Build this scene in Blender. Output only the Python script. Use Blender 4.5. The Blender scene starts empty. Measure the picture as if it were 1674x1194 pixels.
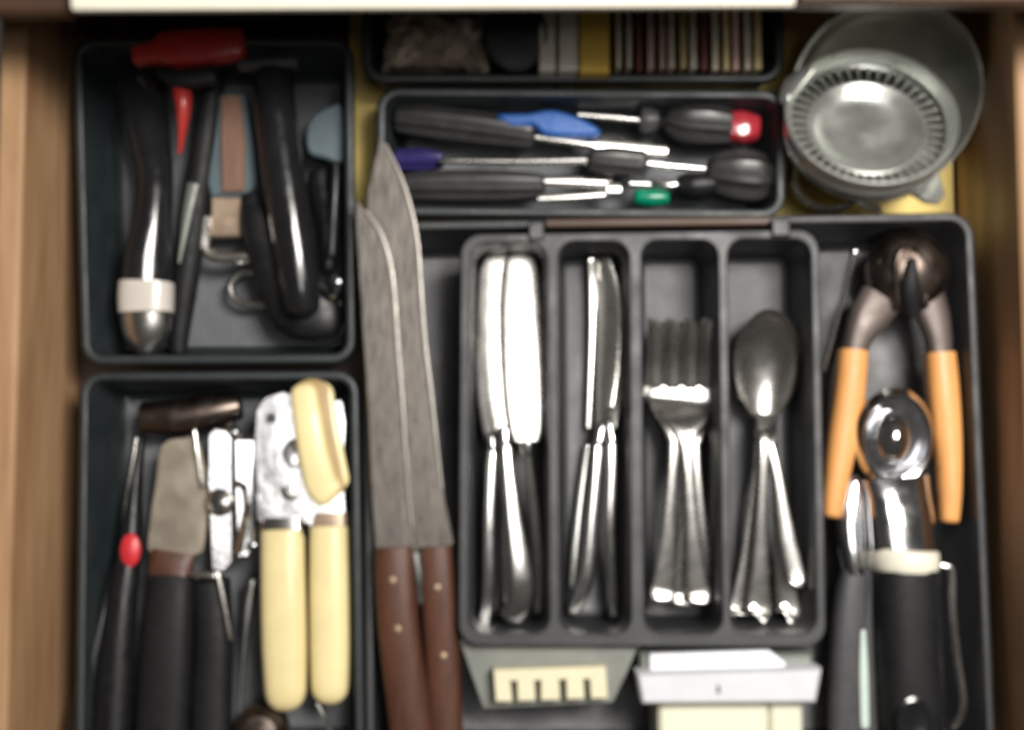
import bpy, bmesh, math, random
from mathutils import Vector, Matrix
random.seed(7)
R = math.radians
C = bpy.context.scene.collection
scene = bpy.context.scene

# ------------------------------------------------------------------ camera, world, lamps
FPX, W0, H0 = 1958.0, 1674, 1194          # focal length in pixels of the photograph
TILT, CAM_Z = R(4.0), 0.72
CAM = Vector((0, -0.048, CAM_Z))
cam = bpy.data.cameras.new('camera')
cam.sensor_width = 36
cam.lens = 36 * FPX / W0
cam.clip_start, cam.clip_end = 0.01, 50
cam.dof.use_dof = True
cam.dof.focus_distance = 1.15
cam.dof.aperture_fstop = 4.7
camo = bpy.data.objects.new('camera', cam)
C.objects.link(camo)
camo.location = CAM
camo.rotation_euler = (TILT, 0, 0)
scene.camera = camo

world = bpy.data.worlds.new('World')
scene.world = world
world.use_nodes = True
bg = world.node_tree.nodes['Background']
bg.inputs[0].default_value = (1.0, 0.93, 0.84, 1)
bg.inputs[1].default_value = 0.05


def lamp(name, loc, target, size, power, col):
    l = bpy.data.lights.new(name, 'AREA')
    l.shape = 'RECTANGLE'
    l.size, l.size_y = size
    l.energy = power
    l.color = col
    o = bpy.data.objects.new(name, l)
    C.objects.link(o)
    o.location = loc
    d = Vector(target) - Vector(loc)
    o.rotation_euler = d.to_track_quat('-Z', 'Y').to_euler()
    return o


lamp('ceiling_lamp', (0.38, 0.25, 1.12), (0.10, 0.12, 0.0), (0.26, 0.40), 21, (1.0, 0.96, 0.9))
lamp('fill_lamp', (0.24, -0.06, 1.45), (0.10, -0.06, 0.0), (0.34, 0.46), 3.0, (1.0, 0.97, 0.93))  # added fill lamp, for shine on the cutlery and light at the back

scene.view_settings.view_transform = 'Standard'
scene.view_settings.look = 'None'
scene.view_settings.exposure = 0
scene.view_settings.gamma = 1
scene.cycles.use_denoising = True
scene.cycles.max_bounces = 8


# ------------------------------------------------------------------ photograph point -> place
def M(px, py, z):
    """the place in the drawer, at height z, of a point measured on the photograph"""
    ct, st = math.cos(TILT), math.sin(TILT)
    u, v = (px - W0 / 2) / FPX, (H0 / 2 - py) / FPX
    d = Vector((u, st + v * ct, -ct + v * st))
    t = (z - CAM.z) / d.z
    return CAM + d * t


def S(z):
    return (CAM_Z - z) / FPX


# ------------------------------------------------------------------ materials
def mat(name, col, rough=0.5, metal=0.0, var=0.12, scale=40, bump=0.0, bscale=200, coat=0.0, rvar=0.1, stretch=(1, 1, 1),
        spec=0.5, col2=None):
    m = bpy.data.materials.new(name)
    m.use_nodes = True
    nt = m.node_tree
    n, l = nt.nodes, nt.links
    b = n['Principled BSDF']
    b.inputs['Metallic'].default_value = metal
    b.inputs['Specular IOR Level'].default_value = spec
    b.inputs['Coat Weight'].default_value = coat
    tc = n.new('ShaderNodeTexCoord')
    mp = n.new('ShaderNodeMapping')
    mp.inputs['Scale'].default_value = stretch
    l.new(tc.outputs['Object'], mp.inputs['Vector'])
    ns = n.new('ShaderNodeTexNoise')
    ns.inputs['Scale'].default_value = scale
    ns.inputs['Detail'].default_value = 5
    ns.inputs['Roughness'].default_value = 0.6
    l.new(mp.outputs['Vector'], ns.inputs['Vector'])
    mx = n.new('ShaderNodeMix')
    mx.data_type = 'RGBA'
    lo = tuple(c * (1 - var) for c in col) if col2 is None else col2
    hi = tuple(min(1, c * (1 + var)) for c in col) if col2 is None else col
    mx.inputs[6].default_value = (*lo, 1)
    mx.inputs[7].default_value = (*hi, 1)
    cr = n.new('ShaderNodeMapRange')
    cr.inputs['From Min'].default_value, cr.inputs['From Max'].default_value = 0.3, 0.7
    l.new(ns.outputs['Fac'], cr.inputs['Value'])
    l.new(cr.outputs['Result'], mx.inputs[0])
    l.new(mx.outputs[2], b.inputs['Base Color'])
    n2 = n.new('ShaderNodeTexNoise')
    n2.inputs['Scale'].default_value = scale * 2.3
    n2.inputs['Detail'].default_value = 4
    l.new(mp.outputs['Vector'], n2.inputs['Vector'])
    rr = n.new('ShaderNodeMapRange')
    rr.inputs['From Min'].default_value, rr.inputs['From Max'].default_value = 0.3, 0.7
    rr.inputs['To Min'].default_value = max(0.02, rough - rvar * 0.5)
    rr.inputs['To Max'].default_value = min(1, rough + rvar)
    l.new(n2.outputs['Fac'], rr.inputs['Value'])
    l.new(rr.outputs['Result'], b.inputs['Roughness'])
    if bump:
        n3 = n.new('ShaderNodeTexNoise')
        n3.inputs['Scale'].default_value = bscale
        n3.inputs['Detail'].default_value = 3
        l.new(mp.outputs['Vector'], n3.inputs['Vector'])
        bp = n.new('ShaderNodeBump')
        bp.inputs['Strength'].default_value = bump
        bp.inputs['Distance'].default_value = 0.001
        l.new(n3.outputs['Fac'], bp.inputs['Height'])
        l.new(bp.outputs['Normal'], b.inputs['Normal'])
    return m


MT = dict(
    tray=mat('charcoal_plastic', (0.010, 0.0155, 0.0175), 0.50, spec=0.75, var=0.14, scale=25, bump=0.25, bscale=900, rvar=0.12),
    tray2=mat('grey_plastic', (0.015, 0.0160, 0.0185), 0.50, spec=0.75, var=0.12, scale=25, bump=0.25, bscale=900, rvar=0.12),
    tray_floor=mat('lit_charcoal_floor', (0.082, 0.089, 0.098), 0.55, spec=0.7, var=0.22, scale=18, bump=0.5, bscale=700, rvar=0.2),  # lamp sheen on the floors, painted in as a paler charcoal
    tray2_floor=mat('lit_grey_floor', (0.105, 0.105, 0.112), 0.55, spec=0.7, var=0.20, scale=18, bump=0.5, bscale=700, rvar=0.2),  # same painted sheen for the floors of the grey trays
    wood=mat('drawer_wood', (0.46, 0.28, 0.150), 0.5, scale=11, stretch=(6, 0.8, 6), bump=0.12, bscale=60, col2=(0.28, 0.15, 0.075)),
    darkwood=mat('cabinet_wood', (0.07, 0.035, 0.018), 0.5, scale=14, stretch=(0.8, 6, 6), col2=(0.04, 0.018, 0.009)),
    liner=mat('yellow_liner', (0.72, 0.55, 0.17), 0.6, var=0.1, scale=30, bump=0.1),
    cream=mat('cream_laminate', (0.78, 0.74, 0.62), 0.4, var=0.03, scale=60),
    steel=mat('polished_steel', (0.72, 0.71, 0.69), 0.20, 1.0, var=0.03, scale=60, rvar=0.03),
    satin=mat('satin_steel', (0.68, 0.66, 0.63), 0.27, 1.0, var=0.03, scale=50, rvar=0.03),
    worn=mat('worn_blade_steel', (0.190, 0.172, 0.155), 0.29, 0.6, var=0.14, scale=45, rvar=0.12, stretch=(5, 0.7, 1), bump=0.06, bscale=300),
    edge=mat('ground_edge_steel', (0.24, 0.22, 0.20), 0.32, 0.5, var=0.12, scale=90),
    chrome=mat('chrome', (0.78, 0.78, 0.80), 0.11, 1.0, var=0.03, scale=60, rvar=0.06),
    alu=mat('cast_aluminium', (0.74, 0.76, 0.72), 0.30, 0.88, var=0.10, scale=30, rvar=0.08, bump=0.08, bscale=250),
    dented=mat('dented_steel', (0.68, 0.68, 0.70), 0.22, 1.0, var=0.06, scale=40, rvar=0.05, bump=0.55, bscale=42),
    warm=mat('warm_steel', (0.60, 0.52, 0.42), 0.22, 0.85, var=0.03, scale=30, rvar=0.05, bump=0.35, bscale=26),
    bowlmetal=mat('bowl_metal', (0.46, 0.47, 0.42), 0.36, 0.8, var=0.15, scale=45, rvar=0.12),
    dullmetal=mat('dull_dark_metal', (0.20, 0.20, 0.19), 0.42, 1.0, var=0.2, scale=40, rvar=0.15),
    bronze=mat('smoky_steel', (0.22, 0.175, 0.15), 0.30, 1.0, var=0.15, scale=40, rvar=0.12),
    taupe=mat('taupe_metal', (0.10, 0.078, 0.07), 0.45, 0.4, var=0.12, scale=40),
    black=mat('black_plastic', (0.008, 0.008, 0.009), 0.36, spec=0.35, var=0.2, scale=60, rvar=0.15),
    blackgloss=mat('glossy_black_plastic', (0.011, 0.011, 0.012), 0.16, var=0.2, scale=60, coat=0.3, rvar=0.08),
    rubber=mat('black_rubber', (0.009, 0.009, 0.010), 0.55, spec=0.3, var=0.2, scale=80, bump=0.15, bscale=700),
    dkgrey=mat('dark_grey_plastic', (0.055, 0.054, 0.058), 0.4, var=0.15, scale=60),
    scr=mat('screwdriver_grip', (0.030, 0.029, 0.029), 0.36, var=0.2, scale=70),
    bluegrey=mat('blue_grey_plastic', (0.075, 0.105, 0.12), 0.45, var=0.12, scale=50),
    red=mat('red_plastic', (0.42, 0.035, 0.03), 0.28, var=0.1, scale=50, coat=0.2),
    redbright=mat('bright_red_plastic', (0.60, 0.03, 0.04), 0.35, var=0.08, scale=60),
    redclear=mat('ruby_plastic', (0.30, 0.02, 0.03), 0.15, var=0.2, scale=160, coat=0.4),
    blue=mat('blue_plastic', (0.03, 0.12, 0.42), 0.3, var=0.1, scale=50),
    indigo=mat('indigo_plastic', (0.025, 0.02, 0.10), 0.25, var=0.2, scale=80),
    green=mat('green_plastic', (0.0, 0.20, 0.11), 0.25, var=0.1, scale=80),
    ivory=mat('ivory_plastic', (0.78, 0.66, 0.35), 0.34, var=0.10, scale=22, coat=0.15),
    ivoryline=mat('ivory_groove', (0.36, 0.25, 0.11), 0.5, var=0.1),
    orange=mat('orange_vinyl', (0.70, 0.33, 0.105), 0.48, var=0.10, scale=25),
    brownwood=mat('knife_handle_wood', (0.105, 0.040, 0.022), 0.45, scale=22, stretch=(7, 1, 7), bump=0.15, bscale=80, col2=(0.05, 0.019, 0.011)),
    brass=mat('rivet_metal', (0.30, 0.22, 0.15), 0.5, 0.8, var=0.1),
    tan=mat('worn_tan_metal', (0.36, 0.27, 0.20), 0.38, 0.5, var=0.25, scale=60),
    rustwood=mat('faded_brown_wood', (0.20, 0.11, 0.075), 0.5, scale=30, stretch=(6, 1, 6), col2=(0.15, 0.08, 0.05)),
    pearl=mat('pearl_grey_plastic', (0.58, 0.54, 0.49), 0.3, var=0.05, scale=60, coat=0.2),
    white=mat('white_plastic', (0.62, 0.63, 0.67), 0.35, var=0.03, scale=60),
    offwhite=mat('off_white_plastic', (0.72, 0.71, 0.56), 0.4, var=0.04, scale=60),
    comb=mat('pale_yellow_plastic', (0.72, 0.67, 0.47), 0.42, var=0.05, scale=60),
    grater=mat('grey_green_metal', (0.19, 0.20, 0.18), 0.45, 0.4, var=0.12, scale=60),
    packet=mat('beige_packet', (0.55, 0.47, 0.38), 0.6, scale=65, bump=1.0, bscale=90, col2=(0.16, 0.11, 0.08)),
    paper=mat('white_paper', (0.62, 0.58, 0.50), 0.7, var=0.06, scale=50),
    ochre=mat('ochre_card', (0.62, 0.40, 0.06), 0.6, var=0.08, scale=50),
    cardA=mat('cream_card_edge', (0.52, 0.46, 0.36), 0.7, var=0.15, scale=90),
    cardB=mat('pink_card_edge', (0.50, 0.33, 0.29), 0.7, var=0.15, scale=90),
    cardC=mat('yellowish_card_edge', (0.54, 0.43, 0.22), 0.7, var=0.15, scale=90),
    cardD=mat('maroon_card_edge', (0.16, 0.05, 0.045), 0.7, var=0.15, scale=90),
    pale=mat('pale_green_plastic', (0.55, 0.66, 0.60), 0.35, var=0.05, scale=60),
)


# ------------------------------------------------------------------ shapes: each returns (verts, faces)
def join(*ms):
    v, f = [], []
    for a, b in ms:
        k = len(v)
        v += a
        f += [tuple(i + k for i in q) for q in b]
    return v, f


def loft(rings, cap0=True, cap1=True):
    n = len(rings[0])
    v = [p for r in rings for p in r]
    f = []
    for i in range(len(rings) - 1):
        for j in range(n):
            k = (j + 1) % n
            f.append((i * n + j, i * n + k, (i + 1) * n + k, (i + 1) * n + j))
    if cap0:
        f.append(tuple(reversed(range(n))))
    if cap1:
        f.append(tuple((len(rings) - 1) * n + j for j in range(n)))
    return v, f


def catmull(pts, n=6, closed=False):
    out = []
    L = len(pts)
    rng = range(L) if closed else range(L - 1)
    for i in rng:
        if closed:
            p0, p1, p2, p3 = (pts[(i + k) % L] for k in (-1, 0, 1, 2))
        else:
            p0, p1, p2, p3 = pts[max(0, i - 1)], pts[i], pts[i + 1], pts[min(L - 1, i + 2)]
        for s in range(n):
            t = s / n
            out.append(tuple(0.5 * (2 * b + (c - a) * t + (2 * a - 5 * b + 4 * c - d) * t * t + (3 * b - a - 3 * c + d) * t ** 3)
                             for a, b, c, d in zip(p0, p1, p2, p3)))
    if not closed:
        out.append(tuple(pts[-1]))
    return out


def sweep(path, segs=16, roll=0.0, ex=2.0, r0=0.0, r1=0.0, n=5, flute=0, fl=0.0):
    """path of (px, py, z, half width in photo pixels, half thickness in metres[, roll]); r0/r1 round the ends"""
    path = [tuple(p) + (roll,) if len(p) == 5 else tuple(p) for p in path]
    path = catmull(path, n) if n > 1 else path
    P = [M(p[0], p[1], p[2]) for p in path]
    A = [max(1e-5, p[3] * S(p[2])) for p in path]
    B = [max(1e-5, p[4]) for p in path]
    Q = [p[5] for p in path]
    fr = []
    for i in range(len(P)):
        T = (P[min(i + 1, len(P) - 1)] - P[max(i - 1, 0)]).normalized()
        Sd = T.cross(Vector((0, 0, 1)))
        Sd = Sd.normalized() if Sd.length > 1e-4 else Vector((1, 0, 0))
        N = Sd.cross(T).normalized()
        c, s = math.cos(Q[i]), math.sin(Q[i])
        fr.append((T, Sd * c - N * s, N * c + Sd * s))

    def ring(i, off=0.0, k=1.0):
        T, Sd, N = fr[i]
        out = []
        for j in range(segs):
            a = 2 * math.pi * j / segs
            ca, sa = math.cos(a), math.sin(a)
            g = k * (1 - fl * (0.5 + 0.5 * math.cos(flute * a)) if flute else 1)
            x = math.copysign(abs(ca) ** (2 / ex), ca) * A[i] * g
            y = math.copysign(abs(sa) ** (2 / ex), sa) * B[i] * g
            out.append(P[i] + T * off + Sd * x + N * y)
        return out
    rings = []
    if r0:
        for q in (82, 62, 42, 22):
            rings.append(ring(0, -r0 * A[0] * math.sin(R(q)), math.cos(R(q))))
    rings += [ring(i) for i in range(len(P))]
    if r1:
        for q in (22, 42, 62, 82):
            rings.append(ring(-1, r1 * A[-1] * math.sin(R(q)), math.cos(R(q))))
    return loft(rings)


def plate(outline, z, th, smooth=0, bev=0.0006):
    """solid sheet from an outline of (px, py[, z]); z is its upper face"""
    pts = [tuple(p) if len(p) == 3 else (p[0], p[1], z) for p in outline]
    if smooth:
        pts = catmull(pts, smooth, True)
    top = [M(*p) for p in pts]
    area = sum(a.x * b.y - b.x * a.y for a, b in zip(top, top[1:] + top[:1]))
    if area < 0:
        top.reverse()
    n = len(top)
    inner = []
    for i in range(n):
        a, b, c = top[i - 1], top[i], top[(i + 1) % n]
        t1, t2 = (b - a), (c - b)
        t1.z = t2.z = 0
        nn = Vector((-(t1.normalized() + t2.normalized()).y, (t1.normalized() + t2.normalized()).x, 0))
        nn = nn.normalized() if nn.length > 1e-6 else Vector((0, 0, 0))
        inner.append(b + nn * bev)
    dn = Vector((0, 0, 1))
    return loft([[p - dn * th for p in top], [p - dn * min(bev, th * 0.5) for p in top], inner])


def box(px0, py0, px1, py1, z0, z1, bev=0.0015, zref=None):
    """box whose upper face covers the given rectangle of the photograph"""
    a, b = M(px0, py1, z1 if zref is None else zref), M(px1, py0, z1 if zref is None else zref)
    return wbox(a.x, a.y, z0, b.x, b.y, z1, bev)


def wbox(x0, y0, z0, x1, y1, z1, bev=0.0015):
    def rr(d, z):
        return [Vector((x0 + d, y0 + d, z)), Vector((x1 - d, y0 + d, z)), Vector((x1 - d, y1 - d, z)), Vector((x0 + d, y1 - d, z))]
    return loft([rr(bev, z0), rr(0, z0 + bev), rr(0, z1 - bev), rr(bev, z1)])


def rquad(c4, inset, r, n=6):
    out = []
    for i in range(4):
        p0, p1, p2 = c4[i - 1], c4[i], c4[(i + 1) % 4]
        d1, d2 = (p1 - p0).normalized(), (p2 - p1).normalized()
        n1, n2 = Vector((-d1.y, d1.x)), Vector((-d2.y, d2.x))
        k = n1 + n2
        q = p1 + k * (inset / (k.dot(n1)))
        rr = max(r - inset, 0.003)
        cen = q + (n1 + n2) * (rr / k.dot(n1))
        a0 = math.atan2(-n1.y, -n1.x)
        a1 = math.atan2(-n2.y, -n2.x)
        while a1 < a0:
            a1 += 2 * math.pi
        for j in range(n + 1):
            a = a0 + (a1 - a0) * j / n
            out.append(cen + Vector((math.cos(a), math.sin(a))) * rr)
    return out


def corners(px, z):
    """px: four photo points bottom-left, bottom-right, top-right, top-left"""
    return [M(x, y, z).to_2d() for x, y in px]


def tray_mesh(px, h, zf=0.003, r=0.013, draft=0.005, rim=0.0052, z0=0.0015):
    c4 = corners(px, h)
    prof = [(0.009, z0), (0.006, z0 + 0.003), (0.0022, h - 0.006), (0.0, h - 0.0055), (0.0, h - 0.0016), (0.0008, h - 0.0004), (0.0018, h),
            (rim - 0.0018, h), (rim - 0.0006, h - 0.0005), (rim, h - 0.002), (rim + draft * 0.75, zf + 0.006),
            (rim + draft + 0.0008, zf + 0.0018), (rim + draft + 0.004, zf)]
    return loft([[Vector((p.x, p.y, z)) for p in rquad(c4, d, r)] for d, z in prof])


def multi_tray(px, h, holes, zf, r=0.012, draft=0.004):
    v, f = [], []
    c4 = corners(px, h)
    prof = [(0.010, zf - 0.003), (0.007, zf), (0.0025, h - 0.006), (0.0, h - 0.0055), (0.0, h - 0.0014), (0.0012, h)]
    m = loft([[Vector((p.x, p.y, z)) for p in rquad(c4, d, r)] for d, z in prof], cap1=False)
    loops = [[Vector((p.x, p.y, h)) for p in rquad(c4, 0.0012, r)]]
    parts = [m]
    for hp in holes:
        c = corners(hp, h)
        pr = [(0.0, h), (0.0008, h - 0.0006), (0.0012, h - 0.002), (draft * 0.8, zf + 0.007), (draft + 0.001, zf + 0.002), (draft + 0.004, zf)]
        parts.append(loft([[Vector((p.x, p.y, z)) for p in rquad(c, d, 0.010)] for d, z in pr], cap0=False))
        loops.append([Vector((p.x, p.y, h)) for p in rquad(c, 0.0, 0.010)])
    bm = bmesh.new()
    es = []
    for lp in loops:
        vs = [bm.verts.new(p) for p in lp]
        for i in range(len(vs)):
            es.append(bm.edges.new((vs[i - 1], vs[i])))
    bmesh.ops.triangle_fill(bm, use_beauty=True, use_dissolve=False, edges=es, normal=(0, 0, 1))
    bm.verts.ensure_lookup_table()
    parts.append(([p.co.copy() for p in bm.verts], [tuple(q.index for q in fc.verts) for fc in bm.faces]))
    bm.free()
    return join(*parts)


def revolve(prof, cen, axis=(0, 0, 1), segs=40, sx=1.0, sy=1.0, closed=False, up=(0, 1, 0)):
    """prof of (radius, height along axis); swept round the axis through cen"""
    ax = Vector(axis).normalized()
    X = Vector(up).cross(ax).normalized()
    Y = ax.cross(X)
    rings = []
    for r, h in prof:
        rings.append([cen + X * (max(r, 1e-5) * sx * math.cos(2 * math.pi * j / segs)) + Y * (max(r, 1e-5) * sy * math.sin(2 * math.pi * j / segs)) + ax * h
                      for j in range(segs)])
    if closed:
        rings.append(rings[0])
        return loft(rings, False, False)
    return loft(rings)


def bowl(cx, cy, rx, ry, z, depth, slope=0.0, th=0.0012, segs=32, egg=0.18, roll=0.0):
    """hollow spoon bowl; slope lifts its far end, roll its left side"""
    def surf(k, off):
        out = []
        for j in range(segs):
            a = 2 * math.pi * j / segs
            yy = math.sin(a)
            w = 1 + egg * yy
            x, y = rx * k * math.cos(a) * (w if k > 0 else 1), ry * k * yy
            zz = z - depth * (1 - k ** 2.2) + off + slope * (y / ry) + roll * x / rx
            out.append(M(cx + x, cy - y, zz))
        return out
    ks = [0.02, 0.2, 0.4, 0.58, 0.74, 0.87, 0.95, 1.0]
    rings = [surf(k, -th) for k in ks] + [surf(1.012, -th * 0.5)] + [surf(k, 0) for k in reversed(ks)]
    return loft(rings)


def tube(pts, r, segs=10, n=6, closed=False):
    """round wire of radius r (metres) through photo points (px, py, z)"""
    pts = catmull(pts, n, closed) if n > 1 else pts
    P = [M(*p) for p in pts]
    rings = []
    L = len(P)
    for i in range(L):
        T = ((P[(i + 1) % L] - P[i - 1]) if closed else (P[min(i + 1, L - 1)] - P[max(i - 1, 0)])).normalized()
        a = T.cross(Vector((0.13, 0.08, 1))).normalized()
        b = a.cross(T)
        rings.append([P[i] + a * (r * math.cos(2 * math.pi * j / segs)) + b * (r * math.sin(2 * math.pi * j / segs)) for j in range(segs)])
    if closed:
        rings.append(rings[0])
        return loft(rings, False, False)
    return loft(rings)


# ------------------------------------------------------------------ objects
def mesh_obj(name, m, material, org, sharp=35):
    me = bpy.data.meshes.new(name)
    me.from_pydata([tuple(Vector(p) - org) for p in m[0]], [], m[1])
    me.validate()
    bm = bmesh.new()
    bm.from_mesh(me)
    bmesh.ops.remove_doubles(bm, verts=bm.verts, dist=1e-6)
    bmesh.ops.recalc_face_normals(bm, faces=bm.faces)
    bm.to_mesh(me)
    bm.free()
    me.materials.append(MT[material])
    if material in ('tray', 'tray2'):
        me.materials.append(MT[material + '_floor'])  # floor faces get the paler colour that carries the lamp sheen
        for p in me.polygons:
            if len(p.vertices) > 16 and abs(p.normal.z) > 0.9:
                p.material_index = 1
    me.shade_smooth()
    me.set_sharp_from_angle(angle=R(sharp))
    o = bpy.data.objects.new(name, me)
    C.objects.link(o)
    return o


def tag(o, label, cat, group=None, kind=None):
    o['label'] = label
    o['category'] = cat
    if group:
        o['group'] = group
    if kind:
        o['kind'] = kind
    return o


def base_of(ms):
    vs = [Vector(p) for m in ms for p in m[0]]
    return Vector((sum(p.x for p in vs) / len(vs), sum(p.y for p in vs) / len(vs), min(p.z for p in vs)))


def solo(name, label, cat, m, material, group=None, sharp=35):
    org = base_of([m])
    o = mesh_obj(name, m, material, org, sharp)
    o.location = org
    return tag(o, label, cat, group)


def thing(name, label, cat, parts, group=None, sharp=35):
    """parts: list of (name, mesh, material[, list of sub-parts of the same form][, label])"""
    org = base_of([p[1] for p in parts])
    t = bpy.data.objects.new(name, None)
    t.empty_display_size = 0.02
    C.objects.link(t)
    t.location = org
    tag(t, label, cat, group)
    for p in parts:
        o = mesh_obj(p[0], p[1], p[2], org, sharp)
        o.parent = t
        for s in (p[3] if len(p) > 3 and p[3] else []):
            q = mesh_obj(s[0], s[1], s[2], org, sharp)
            q.parent = o
        if len(p) > 4:
            o['label'] = p[4]
    return t


# ---- the drawer and the cabinet round it
XL, XR = -0.2615, 0.2705
YB, YF = 0.36, -0.30
thing('drawer', 'open wooden kitchen drawer that holds every tray and utensil', 'drawer', [
    ('side_panel', wbox(XL - 0.014, YF, -0.012, XL, YB, 0.090, 0.002), 'wood'),
    ('side_panel', wbox(XR, YF, -0.012, XR + 0.014, YB, 0.090, 0.002), 'wood'),
    ('back_panel', wbox(XL + 0.0005, YB - 0.012, 0.0, XR - 0.0005, YB, 0.080, 0.002), 'wood'),
    ('front_panel', wbox(XL - 0.03, YF - 0.020, -0.02, XR + 0.03, YF - 0.0005, 0.10, 0.003), 'wood'),
    ('bottom_panel', wbox(XL + 0.0005, YF + 0.0005, -0.010, XR - 0.0005, YB - 0.0125, -0.001, 0.0005), 'darkwood'),
])
solo('drawer_liner', 'yellow liner sheet on the drawer floor under the juicer and screwdriver tray', 'drawer liner',
     wbox(M(572, 0, 0).x, M(0, 420, 0).y, -0.0008, XR - 0.002, YB - 0.014, 0.0008, 0.0003), 'liner')

zc = 0.172
e0, e1 = M(116, 13, zc), M(1300, 6, zc)
ytop = 0.80
counter = loft([[Vector((e0.x, e0.y + 0.002, zc - 0.0075)), Vector((e1.x, e1.y + 0.002, zc - 0.0075)), Vector((e1.x, ytop, zc - 0.0075)), Vector((e0.x, ytop, zc - 0.0075))],
                [Vector((e0.x, e0.y, zc - 0.006)), Vector((e1.x, e1.y, zc - 0.006)), Vector((e1.x, ytop, zc - 0.006)), Vector((e0.x, ytop, zc - 0.006))],
                [Vector((e0.x, e0.y, zc - 0.002)), Vector((e1.x, e1.y, zc - 0.002)), Vector((e1.x, ytop, zc - 0.002)), Vector((e0.x, ytop, zc - 0.002))],
                [Vector((e0.x, e0.y + 0.003, zc)), Vector((e1.x, e1.y + 0.003, zc)), Vector((e1.x, ytop, zc)), Vector((e0.x, ytop, zc))]])
solo('countertop', 'cream countertop edge running across above the back of the drawer', 'countertop', counter, 'cream')
g0, g1 = M(114, 22, 0.158), M(1303, 6, 0.158)
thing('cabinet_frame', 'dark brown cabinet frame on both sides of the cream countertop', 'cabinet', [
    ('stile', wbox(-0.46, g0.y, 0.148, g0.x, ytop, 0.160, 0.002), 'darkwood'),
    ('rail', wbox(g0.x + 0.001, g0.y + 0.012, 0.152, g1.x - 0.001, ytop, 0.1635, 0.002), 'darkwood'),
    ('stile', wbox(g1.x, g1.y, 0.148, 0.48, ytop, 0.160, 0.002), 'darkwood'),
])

# ---- trays
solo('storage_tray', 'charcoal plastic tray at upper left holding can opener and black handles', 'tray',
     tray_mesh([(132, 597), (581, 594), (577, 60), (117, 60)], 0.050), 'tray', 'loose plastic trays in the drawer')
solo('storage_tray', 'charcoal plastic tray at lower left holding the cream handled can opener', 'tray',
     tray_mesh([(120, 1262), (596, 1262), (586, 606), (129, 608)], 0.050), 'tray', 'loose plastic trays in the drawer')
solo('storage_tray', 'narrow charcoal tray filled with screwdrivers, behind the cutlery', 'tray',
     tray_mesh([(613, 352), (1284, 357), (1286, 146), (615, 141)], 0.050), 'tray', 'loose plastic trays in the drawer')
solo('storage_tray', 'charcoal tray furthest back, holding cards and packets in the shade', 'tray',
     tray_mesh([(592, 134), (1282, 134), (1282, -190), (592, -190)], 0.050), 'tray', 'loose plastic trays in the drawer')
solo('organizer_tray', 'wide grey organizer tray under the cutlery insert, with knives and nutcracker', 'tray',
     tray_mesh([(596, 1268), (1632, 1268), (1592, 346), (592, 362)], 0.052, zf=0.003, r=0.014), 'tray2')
h6 = 0.062
holes = [[(763, 1040), (901, 1040), (896, 394), (768, 394)],
         [(913, 1040), (1034, 1040), (1031, 392), (910, 392)],
         [(1051, 1040), (1184, 1040), (1176, 390), (1046, 390)],
         [(1193, 1040), (1338, 1040), (1328, 388), (1187, 388)]]
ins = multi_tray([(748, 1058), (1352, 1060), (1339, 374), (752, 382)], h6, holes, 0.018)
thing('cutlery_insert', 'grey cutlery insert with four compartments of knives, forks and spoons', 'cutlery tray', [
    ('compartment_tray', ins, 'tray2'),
    ('clip', box(864, 362, 890, 392, 0.050, 0.0645, 0.001), 'tray2'),
    ('clip', box(1262, 358, 1292, 386, 0.050, 0.0645, 0.001), 'tray2')])
solo('wooden_stick', 'thin dark brown wooden stick lying between screwdriver tray and cutlery insert', 'stick',
     sweep([(893, 366, 0.0555, 8, 0.003), (1258, 362, 0.0555, 8, 0.003)], ex=4, n=1), 'darkwood')

# ---- knives of the left pocket
def rivet(px, py, z):
    return revolve([(0.0, 0.0), (0.0024, 0.0), (0.0024, 0.0006), (0.0018, 0.0010), (0.0, 0.0011)], M(px, py, z), segs=14)


k1e = sweep([(630, 236, .0602, 2.5, .0004), (655, 290, .0597, 4, .0004), (672, 345, .0593, 4, .0004), (682, 400, .0588, 4, .0004), (687, 470, .0583, 4, .0004), (694, 560, .0573, 4, .0004), (705, 650, .0563, 4, .0004), (722, 800, .0545, 3, .0004)], n=4)
k1 = plate([(622, 222, .0600), (638, 248, .0598), (655, 290, .0594), (672, 345, .059), (683, 400, .0585), (689, 470, .058), (697, 560, .057), (708, 650, .056), (716, 740, .055),
            (728, 820, .054), (742, 888, .053), (738, 894, .053), (690, 908, .053), (640, 905, .053), (612, 800, .054), (598, 600, .0565), (594, 420, .058), (601, 310, .059)],
           0.06, 0.0020)
thing('kitchen_knife', 'larger kitchen knife with its tip on the screwdriver tray corner', 'knife', [
    ('blade', k1, 'worn', [('cutting_edge', k1e, 'edge')]),
    ('handle', sweep([(712, 893, .052, 27, .007), (716, 960, .051, 28, .008), (722, 1060, .048, 29, .0085), (730, 1230, .044, 28, .0085)], ex=3.2), 'brownwood',
     [('rivet', rivet(714, 962, .0588), 'brass'), ('rivet', rivet(724, 1074, .0561), 'brass')])],
      'two wooden handled kitchen knives')
k2e = sweep([(597, 344, .0656, 3, .0004), (619, 377, .0654, 5, .0004), (633, 417, .0651, 5, .0004), (642, 470, .0648, 5, .0004), (649, 560, .0643, 4, .0004), (657, 660, .0635, 4, .0004), (665, 770, .0627, 3, .0004), (673, 860, .0619, 3, .0004)], n=4)
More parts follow.
